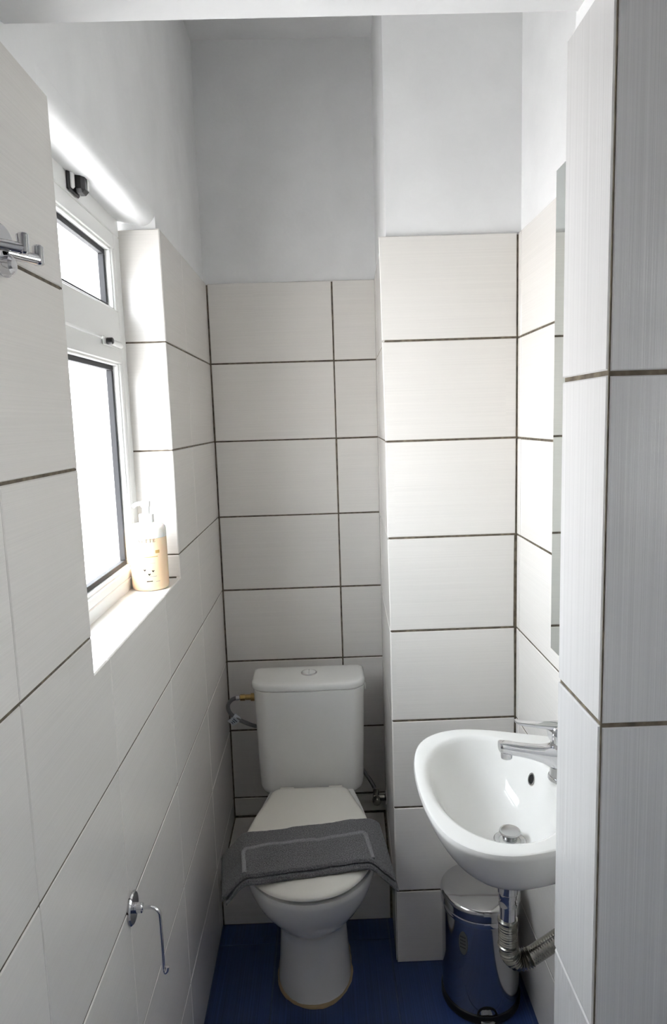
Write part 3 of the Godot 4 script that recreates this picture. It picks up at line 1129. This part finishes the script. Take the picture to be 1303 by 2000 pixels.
func build_basin() -> void:
	var zc := 1.031
	var b := thing("wash_basin", "small white ceramic wash basin fixed to the right wall", "basin", Vector3.ZERO)
	var Y := 0.835
	var st := begin()
	# outside: from the underside up to the rim, over it and down into the bowl, all one surface
	var rim := basin_outline(Y, 1.0, zc)
	var n := rim.size()
	var ring_at := func(y: float, k: float, cxx: float, czz: float, wall: float) -> PackedVector3Array:
		# k scales about (cxx, czz); wall = 1 keeps the wall side on the wall
		var p := PackedVector3Array()
		for q in rim:
			var x: float = cxx + (q.x - cxx) * k
			if wall > 0.0:
				var t := clampf((q.x - 0.62) / (0.8505 - 0.62), 0.0, 1.0)
				x = lerpf(x, q.x, t * wall)
			p.append(v3(x, y, czz + (q.z - czz) * k))
		return p
	# inner bowl is its own oval
	var inner := func(y: float, ax: float, az: float, ix: float, sq: float) -> PackedVector3Array:
		var p := PackedVector3Array()
		for q in rim:
			var a := atan2((q.z - zc) / 0.225, (q.x - 0.665) / 0.17)
			var c := cos(a)
			var s := sin(a)
			p.append(v3(ix + signf(c) * pow(absf(c), sq) * ax, y, zc + signf(s) * pow(absf(s), sq) * az))
		return p
	var R := []
	R.append(ring_at.call(0.6909, 0.22, 0.705, zc, 0.35))
	R.append(ring_at.call(0.6923, 0.34, 0.705, zc, 0.6))
	R.append(ring_at.call(0.7001, 0.50, 0.705, zc, 0.9))
	R.append(ring_at.call(0.7143, 0.635, 0.715, zc, 1.0))
	R.append(ring_at.call(0.7320, 0.745, 0.725, zc, 1.0))
	R.append(ring_at.call(0.7533, 0.835, 0.735, zc, 1.0))
	R.append(ring_at.call(0.7746, 0.900, 0.740, zc, 1.0))
	R.append(ring_at.call(0.7960, 0.950, 0.740, zc, 1.0))
	R.append(ring_at.call(0.8123, 0.981, 0.740, zc, 1.0))
	R.append(ring_at.call(0.8229, 0.995, 0.740, zc, 1.0))
	R.append(ring_at.call(0.8280, 0.998, 0.740, zc, 1.0))
	R.append(ring_at.call(0.8335, 0.990, 0.740, zc, 1.0))
	R.append(ring_at.call(0.8355, 0.975, 0.740, zc, 1.0))
	R.append(inner.call(0.8352, 0.128, 0.197, 0.655, 0.95))
	R.append(inner.call(0.8325, 0.121, 0.190, 0.656, 0.95))
	R.append(inner.call(0.8260, 0.116, 0.184, 0.657, 0.95))
	R.append(inner.call(0.8123, 0.110, 0.177, 0.660, 0.95))
	R.append(inner.call(0.7849, 0.101, 0.163, 0.666, 0.97))
	R.append(inner.call(0.7576, 0.088, 0.142, 0.673, 1.0))
	R.append(inner.call(0.7349, 0.070, 0.112, 0.680, 1.0))
	R.append(inner.call(0.7194, 0.048, 0.072, 0.686, 1.0))
	R.append(inner.call(0.7131, 0.033, 0.042, 0.690, 1.0))
	R.append(inner.call(0.7112, 0.026, 0.028, 0.691, 1.0))
	loft(st, R)
	obj(st, "bowl", M.ceramic, b, true)
	# overflow hole
	st = begin()
	var hn := v3(-0.86, 0.30, 0.41).normalized()
	var hp := v3(0.756, 0.793, 0.955)
	var hu := (Vector3.UP - hn * hn.y).normalized()
	var hs := hu.cross(hn)
	var hole := []
	for d in [[-0.006, 1.0], [0.0012, 1.0], [0.0012, 0.80]]:
		var rr := PackedVector3Array()
		for j in 28:
			var a := TAU * j / 28
			rr.append(hp + hn * d[0] + (hu * cos(a) * 0.0125 + hs * sin(a) * 0.0085) * d[1])
		rr.reverse()
		hole.append(rr)
	loft(st, hole, true, false)
	obj(st, "overflow_ring", M.steel, b, true)
	st = begin()
	hole = []
	for d in [-0.004, 0.0006]:
		var rr := PackedVector3Array()
		for j in 28:
			var a := TAU * j / 28
			rr.append(hp + hn * d + (hu * cos(a) * 0.0125 + hs * sin(a) * 0.0085) * 0.78)
		rr.reverse()
		hole.append(rr)
	loft(st, hole)
	var ho := obj(st, "overflow_hole", M.dark_hole, b, true)
	ho.set_meta("label", "dark round overflow hole")
	st = begin()
	lathe(st, v3(0.691, 0.7105, zc), [Vector2(0.031, 0.0), Vector2(0.031, 0.002), Vector2(0.0285, 0.0035), Vector2(0.021, 0.002), Vector2(0.020, -0.006)], 40, true, true)
	var dr := obj(st, "drain_ring", M.steel, b, true)
	st = begin()
	lathe(st, v3(0.691, 0.7130, zc), [Vector2(0.014, 0.0), Vector2(0.0145, 0.014), Vector2(0.0195, 0.0145), Vector2(0.0205, 0.0165), Vector2(0.0195, 0.0195), Vector2(0.0185, 0.0195), Vector2(0.017, 0.0188)], 40)
	obj(st, "drain_plug", M.steel, dr, true)
	# black clips below
	st = begin()
	cbox(st, v3(0.700, 0.686, 1.094), v3(0.722, 0.691, 1.104), 0.001)
	cbox(st, v3(0.736, 0.683, 1.090), v3(0.790, 0.688, 1.108), 0.001)
	cbox(st, v3(0.736, 0.668, 1.095), v3(0.740, 0.686, 1.103), 0.001)
	obj(st, "mounting_clip", M.black_plastic, b)
	st = begin()
	rod(st, v3(0.750, 0.678, 1.092), v3(0.750, 0.678, 1.106), 0.006, 18, 0.001)
	obj(st, "clip_screw", M.black_plastic, b, true)

func build_faucet() -> void:
	var f := thing("faucet", "chrome single lever mixer tap standing on the basin rim", "faucet", v3(0.792, 0.8355, 1.031))
	var st := begin()
	lathe(st, Vector3.ZERO, [Vector2(0.0275, 0.0), Vector2(0.0275, 0.004), Vector2(0.0265, 0.006), Vector2(0.0245, 0.0065)], 40)
	obj(st, "base_ring", M.chrome, f, true)
	st = begin()
	lathe(st, Vector3.ZERO, [Vector2(0.0245, 0.006), Vector2(0.0240, 0.020), Vector2(0.0235, 0.035), Vector2(0.0240, 0.050), Vector2(0.0245, 0.062), Vector2(0.0240, 0.070), Vector2(0.0215, 0.076), Vector2(0.019, 0.078)], 40)
	obj(st, "body", M.chrome, f, true)
	# spout: flat-sided arm rising a little towards its end
	st = begin()
	var rings := []
	var stn := [[-0.004, 0.046, 0.020, 0.028], [-0.016, 0.046, 0.0195, 0.026], [-0.028, 0.048, 0.017, 0.021], [-0.040, 0.0515, 0.0155, 0.0165], [-0.060, 0.0565, 0.0145, 0.0135], [-0.085, 0.062, 0.0140, 0.0120], [-0.108, 0.067, 0.0135, 0.0115], [-0.118, 0.069, 0.0130, 0.0110], [-0.122, 0.0695, 0.0110, 0.0090]]
	for s in stn:
		var p := PackedVector3Array()
		for j in 28:
			var a := TAU * j / 28
			var c := cos(a)
			var q := sin(a)
			p.append(v3(s[0], s[1] + signf(q) * pow(absf(q), 0.7) * s[3], -signf(c) * pow(absf(c), 0.7) * s[2]))
		p.reverse()
		rings.append(p)
	loft(st, rings)
	obj(st, "spout", M.chrome, f, true)
	st = begin()
	lathe(st, v3(-0.108, 0.046, 0), [Vector2(0.0085, 0.0), Vector2(0.0105, 0.0005), Vector2(0.0110, 0.003), Vector2(0.0110, 0.012), Vector2(0.0105, 0.014)], 28)
	obj(st, "aerator", M.chrome, f, true)
	# lever: a block on the cartridge and a flat blade over the spout
	st = begin()
	rings = []
	for s in [[0.076, 0.0195], [0.080, 0.0215], [0.092, 0.0225], [0.103, 0.0220], [0.108, 0.0195], [0.110, 0.0150]]:
		rings.append(rrect(s[0], -s[1] - 0.004, s[1], -s[1], s[1], 0.009, 0.009))
	loft(st, rings)
	obj(st, "lever_cap", M.chrome, f, true)
	st = begin()
	rings = []
	for s in [[0.018, 0.1025, 0.0150, 0.0070], [0.0, 0.1040, 0.0155, 0.0068], [-0.02, 0.1065, 0.0145, 0.0052], [-0.045, 0.1100, 0.0125, 0.0038], [-0.070, 0.1135, 0.0110, 0.0032], [-0.086, 0.1165, 0.0100, 0.0030], [-0.092, 0.1185, 0.0080, 0.0024]]:
		var p := PackedVector3Array()
		for j in 24:
			var a := TAU * j / 24
			var c := cos(a)
			var q := sin(a)
			p.append(v3(s[0], s[1] + signf(q) * pow(absf(q), 0.6) * s[3], -signf(c) * pow(absf(c), 0.6) * s[2]))
		p.reverse()
		rings.append(p)
	loft(st, rings)
	obj(st, "lever", M.chrome, f, true)

func build_drain_pipe() -> void:
	var d := thing("drain_pipe", "chrome tailpiece and corrugated steel hose below the basin", "pipe", v3(0.688, 0.632, 1.031))
	var st := begin()
	lathe(st, Vector3.ZERO, [Vector2(0.0195, -0.027), Vector2(0.0212, -0.025), Vector2(0.0216, -0.008), Vector2(0.0212, 0.030), Vector2(0.0212, 0.0555)], 36)
	obj(st, "waste_nut", M.chrome, d, true)
	st = begin()
	lathe(st, Vector3.ZERO, [Vector2(0.0165, -0.058), Vector2(0.0185, -0.056), Vector2(0.0185, -0.051), Vector2(0.0172, -0.049), Vector2(0.0172, -0.040), Vector2(0.0192, -0.037), Vector2(0.0192, -0.028), Vector2(0.018, -0.0265)], 36)
	obj(st, "collar", M.chrome, d, true)
	st = begin()
	lathe(st, Vector3.ZERO, [Vector2(0.0160, -0.092), Vector2(0.0160, -0.053)], 36)
	obj(st, "tailpiece", M.chrome, d, true)
	st = begin()
	lathe(st, Vector3.ZERO, [Vector2(0.0185, -0.094), Vector2(0.0205, -0.092), Vector2(0.0205, -0.088), Vector2(0.0185, -0.086)], 36)
	obj(st, "clamp_ring", M.corrugated_steel, d, true)
	# corrugated hose: down, round the bend and up to the wall
	var base := smooth_path([v3(0, -0.090, 0), v3(0, -0.118, 0), v3(0.001, -0.145, 0), v3(0.006, -0.166, -0.001), v3(0.022, -0.180, -0.002), v3(0.045, -0.175, -0.003), v3(0.070, -0.160, -0.004), v3(0.105, -0.138, -0.006), v3(0.168, -0.100, -0.010)], 18)
	var path := []
	var radii := []
	var dist := 0.0
	for i in base.size():
		if i > 0:
			dist += base[i].distance_to(base[i - 1])
		path.append(base[i])
	# resample finely for the corrugations
	var curve := Curve3D.new()
	for p in path:
		curve.add_point(p)
	var L := curve.get_baked_length()
	var pts := []
	var s := 0.0
	var ds := 0.0011
	while s <= L:
		pts.append(curve.sample_baked(s, true))
		var loose := 1.0 if s > 0.065 and s < 0.125 else (0.6 if s < 0.125 else 0.18)
		var pitch := 0.0052
		var ph := fposmod(s, pitch) / pitch
		radii.append(0.0172 + 0.0030 * loose * (0.5 + 0.5 * cos(TAU * ph)) + (0.0022 if s > 0.050 and s < 0.056 else 0.0))
		s += ds
	st = begin()
	tube(st, pts, radii, 28)
	obj(st, "corrugated_hose", M.corrugated_steel, d, true)

func build_bin() -> void:
	var b := thing("pedal_bin", "round polished steel pedal bin standing under the basin", "bin", v3(0.728, 0, 0.622))
	var st := begin()
	lathe(st, Vector3.ZERO, [Vector2(0.095, 0.0005), Vector2(0.1015, 0.002), Vector2(0.103, 0.006), Vector2(0.103, 0.020), Vector2(0.1015, 0.023), Vector2(0.0985, 0.024)], 72)
	obj(st, "base_ring", M.black_plastic, b, true)
	st = begin()
	lathe(st, Vector3.ZERO, [Vector2(0.0985, 0.0225), Vector2(0.0995, 0.030), Vector2(0.0995, 0.150), Vector2(0.0995, 0.262), Vector2(0.0985, 0.268)], 72)
	obj(st, "body", M.steel, b, true)
	st = begin()
	lathe(st, Vector3.ZERO, [Vector2(0.0985, 0.2675), Vector2(0.1015, 0.268), Vector2(0.1025, 0.271), Vector2(0.1025, 0.279), Vector2(0.101, 0.282)], 72)
	obj(st, "collar", M.chrome, b, true)
	st = begin()
	lathe(st, Vector3.ZERO, [Vector2(0.1005, 0.2825), Vector2(0.1025, 0.284), Vector2(0.1028, 0.300), Vector2(0.1022, 0.306), Vector2(0.0995, 0.3105), Vector2(0.094, 0.3135), Vector2(0.075, 0.3165), Vector2(0.045, 0.3185), Vector2(0.015, 0.3195), Vector2(0.001, 0.3197)], 72)
	obj(st, "lid", M.steel, b, true)
	# oval badge on the body
	st = begin()
	var rr := 0.1000
	var a0 := deg_to_rad(128)
	var pr := []
	for k in [[0.0, 0.0], [0.85, 0.0010], [1.0, 0.0002]]:
		var ring := PackedVector3Array()
		for j in 32:
			var a := TAU * j / 32
			var ang: float = a0 - cos(a) * 0.125 * k[0]
			var y: float = 0.214 + sin(a) * 0.032 * k[0]
			ring.append(v3(cos(ang) * (rr + k[1]), y, sin(ang) * (rr + k[1])))
		pr.append(ring)
	for i in 2:
		for j in 32:
			var q := (j + 1) % 32
			st.add_vertex(pr[i][j]); st.add_vertex(pr[i + 1][j]); st.add_vertex(pr[i][q])
			st.add_vertex(pr[i][q]); st.add_vertex(pr[i + 1][j]); st.add_vertex(pr[i + 1][q])
	var bd := obj(st, "badge", M.badge_grey, b, true)
	bd.set_meta("label", "pale oval badge")
	for k in 4:                                 # its lines of print, too small to read
		st = begin()
		for j in 6:
			var t0 := lerpf(-0.075, 0.075, j / 6.0)
			var t1 := lerpf(-0.075, 0.075, (j + 0.7) / 6.0)
			var y := 0.230 - k * 0.0095
			var p0 := v3(cos(a0 - t0) * (rr + 0.0014), y, sin(a0 - t0) * (rr + 0.0014))
			var p1 := v3(cos(a0 - t1) * (rr + 0.0014), y, sin(a0 - t1) * (rr + 0.0014))
			quad_n(st, p0, p1, p1 + v3(0, 0.003, 0), p0 + v3(0, 0.003, 0), v3(cos(a0), 0, sin(a0)))
		obj(st, "print_line", M.print_ink, bd)
	# pedal in its black opening
	st = begin()
	var open := PackedVector3Array()
	var op2 := PackedVector3Array()
	var pa := deg_to_rad(93)
	for j in 24:
		var a := TAU * j / 24
		var ang := pa - cos(a) * 0.26
		var y := maxf(0.0225, 0.026 + sin(a) * 0.026)
		open.append(v3(cos(ang) * 0.1003, y, sin(ang) * 0.1003))
		op2.append(v3(cos(ang) * 0.085, y, sin(ang) * 0.085))
	loft(st, [open, op2], true, true)
	obj(st, "pedal_opening", M.dark_hole, b, true)
	st = begin()
	var pc := v3(cos(pa) * 0.1, 0.016, sin(pa) * 0.1)
	var fw := v3(cos(pa), 0, sin(pa))
	var sd := v3(-sin(pa), 0, cos(pa))
	var pp := []
	for s in [[-0.02, 0.010], [0.0, 0.014], [0.014, 0.019], [0.024, 0.017], [0.031, 0.010], [0.033, 0.004]]:
		var ring := PackedVector3Array()
		for q in [Vector2(-1, -0.0014), Vector2(-1, 0.0014), Vector2(1, 0.0014), Vector2(1, -0.0014)]:
			ring.append(pc + fw * s[0] + sd * s[1] * q.x + v3(0, q.y, 0))
		pp.append(ring)
	loft(st, pp)
	obj(st, "pedal", M.steel, b, true)

func build_mirror() -> void:
	var m := thing("wall_mirror", "frameless rectangular mirror on the right wall above the basin", "mirror", v3(XR - 0.001, 1.514, 1.03))
	var st := begin()
	cbox(st, v3(-0.0045, -0.502, -0.232), v3(0.0, 0.502, 0.232), 0.001)
	obj(st, "backing_glass", M.mirror_edge, m)
	st = begin()
	cbox(st, v3(-0.0052, -0.5005, -0.2305), v3(-0.0046, 0.5005, 0.2305))
	obj(st, "silvered_face", M.mirror, m)

func build_soap() -> void:
	var b := thing("soap_bottle", "cream pump bottle of liquid soap on the window sill", "bottle", v3(-0.0485, SILL, 0.722))
	var st := begin()
	lathe(st, Vector3.ZERO, [Vector2(0.036, 0.0003), Vector2(0.0385, 0.001), Vector2(0.0405, 0.004), Vector2(0.041, 0.010), Vector2(0.041, 0.108), Vector2(0.041, 0.118)], 56)
	obj(st, "filled_body", M.soap_bottle, b, true)
	st = begin()
	lathe(st, Vector3.ZERO, [Vector2(0.041, 0.1182), Vector2(0.041, 0.134), Vector2(0.0400, 0.140), Vector2(0.0365, 0.145), Vector2(0.030, 0.1480), Vector2(0.020, 0.1500), Vector2(0.0165, 0.1510), Vector2(0.0160, 0.1535)], 56)
	obj(st, "shoulder", M.empty_bottle, b, true)
	st = begin()
	lathe(st, Vector3.ZERO, [Vector2(0.0160, 0.1515), Vector2(0.0165, 0.152), Vector2(0.0165, 0.168), Vector2(0.0155, 0.1695), Vector2(0.0085, 0.1700), Vector2(0.0080, 0.1720), Vector2(0.0080, 0.186)], 36)
	obj(st, "pump_collar", M.white_plastic, b, true)
	st = begin()
	lathe(st, Vector3.ZERO, [Vector2(0.009, 0.185), Vector2(0.0105, 0.186), Vector2(0.0105, 0.197), Vector2(0.009, 0.199), Vector2(0.003, 0.1995)], 32)
	tube(st, smooth_path([v3(0.0, 0.1935, 0.0), v3(-0.010, 0.194, 0.004), v3(-0.020, 0.1925, 0.008), v3(-0.0265, 0.187, 0.0105)], 6), 0.0045, 16)
	obj(st, "pump_head", M.white_plastic, b, true)
	# front print: the name, lines too small to read, three small dark marks
	var front := deg_to_rad(78)
	var label := func(called: String, t: float, y: float, w: float, h: float, m: Material) -> void:
		var s2 := begin()
		var k := maxi(1, int(w / 0.004))
		for i in k:
			var a := front - (t - w / 2 + w * i / k) / 0.041
			var c := front - (t - w / 2 + w * (i + 1) / k) / 0.041
			var r := 0.0413
			quad_n(s2, v3(cos(a) * r, y, sin(a) * r), v3(cos(c) * r, y, sin(c) * r), v3(cos(c) * r, y + h, sin(c) * r), v3(cos(a) * r, y + h, sin(a) * r), v3(cos(a), 0, sin(a)))
		obj(s2, called, m, b)
	var word := "NETTE"
	for i in word.length():
		var tm := TextMesh.new()
		tm.text = word[i]
		var sf := SystemFont.new()
		sf.font_names = PackedStringArray(["Droid Serif"])
		tm.font = sf
		tm.font_size = 24
		tm.pixel_size = 0.0004
		tm.depth = 0.0006
		var g := MeshInstance3D.new()
		g.name = "letter"
		g.mesh = tm
		g.material_override = M.print_letter
		var a := front - (-0.0185 + i * 0.0082) / 0.041
		g.position = v3(cos(a) * 0.0412, 0.114, sin(a) * 0.0412)
		g.rotation.y = PI / 2 - a
		b.add_child(g, true)
	label.call("print_patch", 0.021, 0.085, 0.010, 0.007, M.print_gold)
	label.call("print_line", 0.006, 0.077, 0.030, 0.0016, M.print_gold)
	label.call("print_line", 0.003, 0.063, 0.022, 0.0010, M.print_grey)
	label.call("print_line", 0.002, 0.033, 0.028, 0.0014, M.print_grey)
	label.call("print_line", 0.000, 0.022, 0.013, 0.0022, M.print_ink)
	label.call("print_line", 0.018, 0.021, 0.010, 0.0012, M.print_grey)
	for q in [[-0.0095, 0.0485], [0.0085, 0.0455], [0.0, 0.0385]]:
		var a: float = front - q[0] / 0.041
		st = begin()
		var n := v3(cos(a), 0, sin(a))
		var tn := v3(-sin(a), 0, cos(a))
		var c := n * 0.0414 + v3(0, q[1], 0)
		for s in [-1.0, 1.0]:
			tri_n(st, c + v3(0, -0.0028, 0), c + tn * s * 0.0032 + v3(0, 0.0012, 0), c + v3(0, 0.0009, 0), n)
			tri_n(st, c + tn * s * 0.0032 + v3(0, 0.0012, 0), c + tn * s * 0.0016 + v3(0, 0.0026, 0), c + v3(0, 0.0009, 0), n)
		obj(st, "printed_mark", M.print_ink, b)

func build_paper_holder() -> void:
	var h := thing("toilet_roll_holder", "empty chrome toilet roll arm hanging from a round wall plate", "holder", v3(0, 0.713, 1.178))
	var st := begin()
	rod(st, v3(0, 0, 0), v3(0.006, 0, 0), 0.0275, 44, 0.0025)
	obj(st, "wall_plate", M.chrome, h, true)
	st = begin()
	rod(st, v3(0.005, 0, 0), v3(0.020, 0, 0), 0.0085, 24, 0.0015)
	obj(st, "socket", M.chrome, h, true)
	st = begin()
	tube(st, smooth_path([v3(0.018, 0, 0), v3(0.030, 0, 0), v3(0.0385, -0.0015, 0), v3(0.0450, -0.008, 0), v3(0.0470, -0.018, 0), v3(0.0475, -0.060, 0), v3(0.0475, -0.108, 0), v3(0.0480, -0.119, 0.001), v3(0.0500, -0.1235, 0.001), v3(0.0530, -0.1215, 0.0), v3(0.0545, -0.115, -0.001)], 6), 0.0033, 18)
	obj(st, "arm", M.chrome, h, true)

func build_coat_hook() -> void:
	var h := thing("coat_hook", "chrome double robe hook on the tiles beside the window", "hook", v3(0, 1.727, 1.449))
	var st := begin()
	rod(st, v3(0, 0.0, 0), v3(0.006, 0.0, 0), 0.029, 44, 0.002)
	obj(st, "wall_plate", M.chrome, h, true)
	st = begin()
	rod(st, v3(0.005, -0.019, 0.014), v3(0.021, -0.019, 0.014), 0.0105, 28, 0.003)
	obj(st, "boss", M.chrome, h, true)
	# two arms ending in upright pegs
	for s in [[v3(0.004, 0.001, 0.030), v3(0.029, 0.0, 0.006)], [v3(0.004, -0.001, -0.004), v3(0.024, 0.0, -0.047)]]:
		st = begin()
		tube(st, [s[0], s[1]], 0.0062, 20)
		obj(st, "arm", M.chrome, h, true)
		st = begin()
		rod(st, s[1] + v3(0, -0.0065, 0), s[1] + v3(0, 0.0165, 0), 0.0066, 24, 0.002)
		obj(st, "peg", M.chrome, h, true)
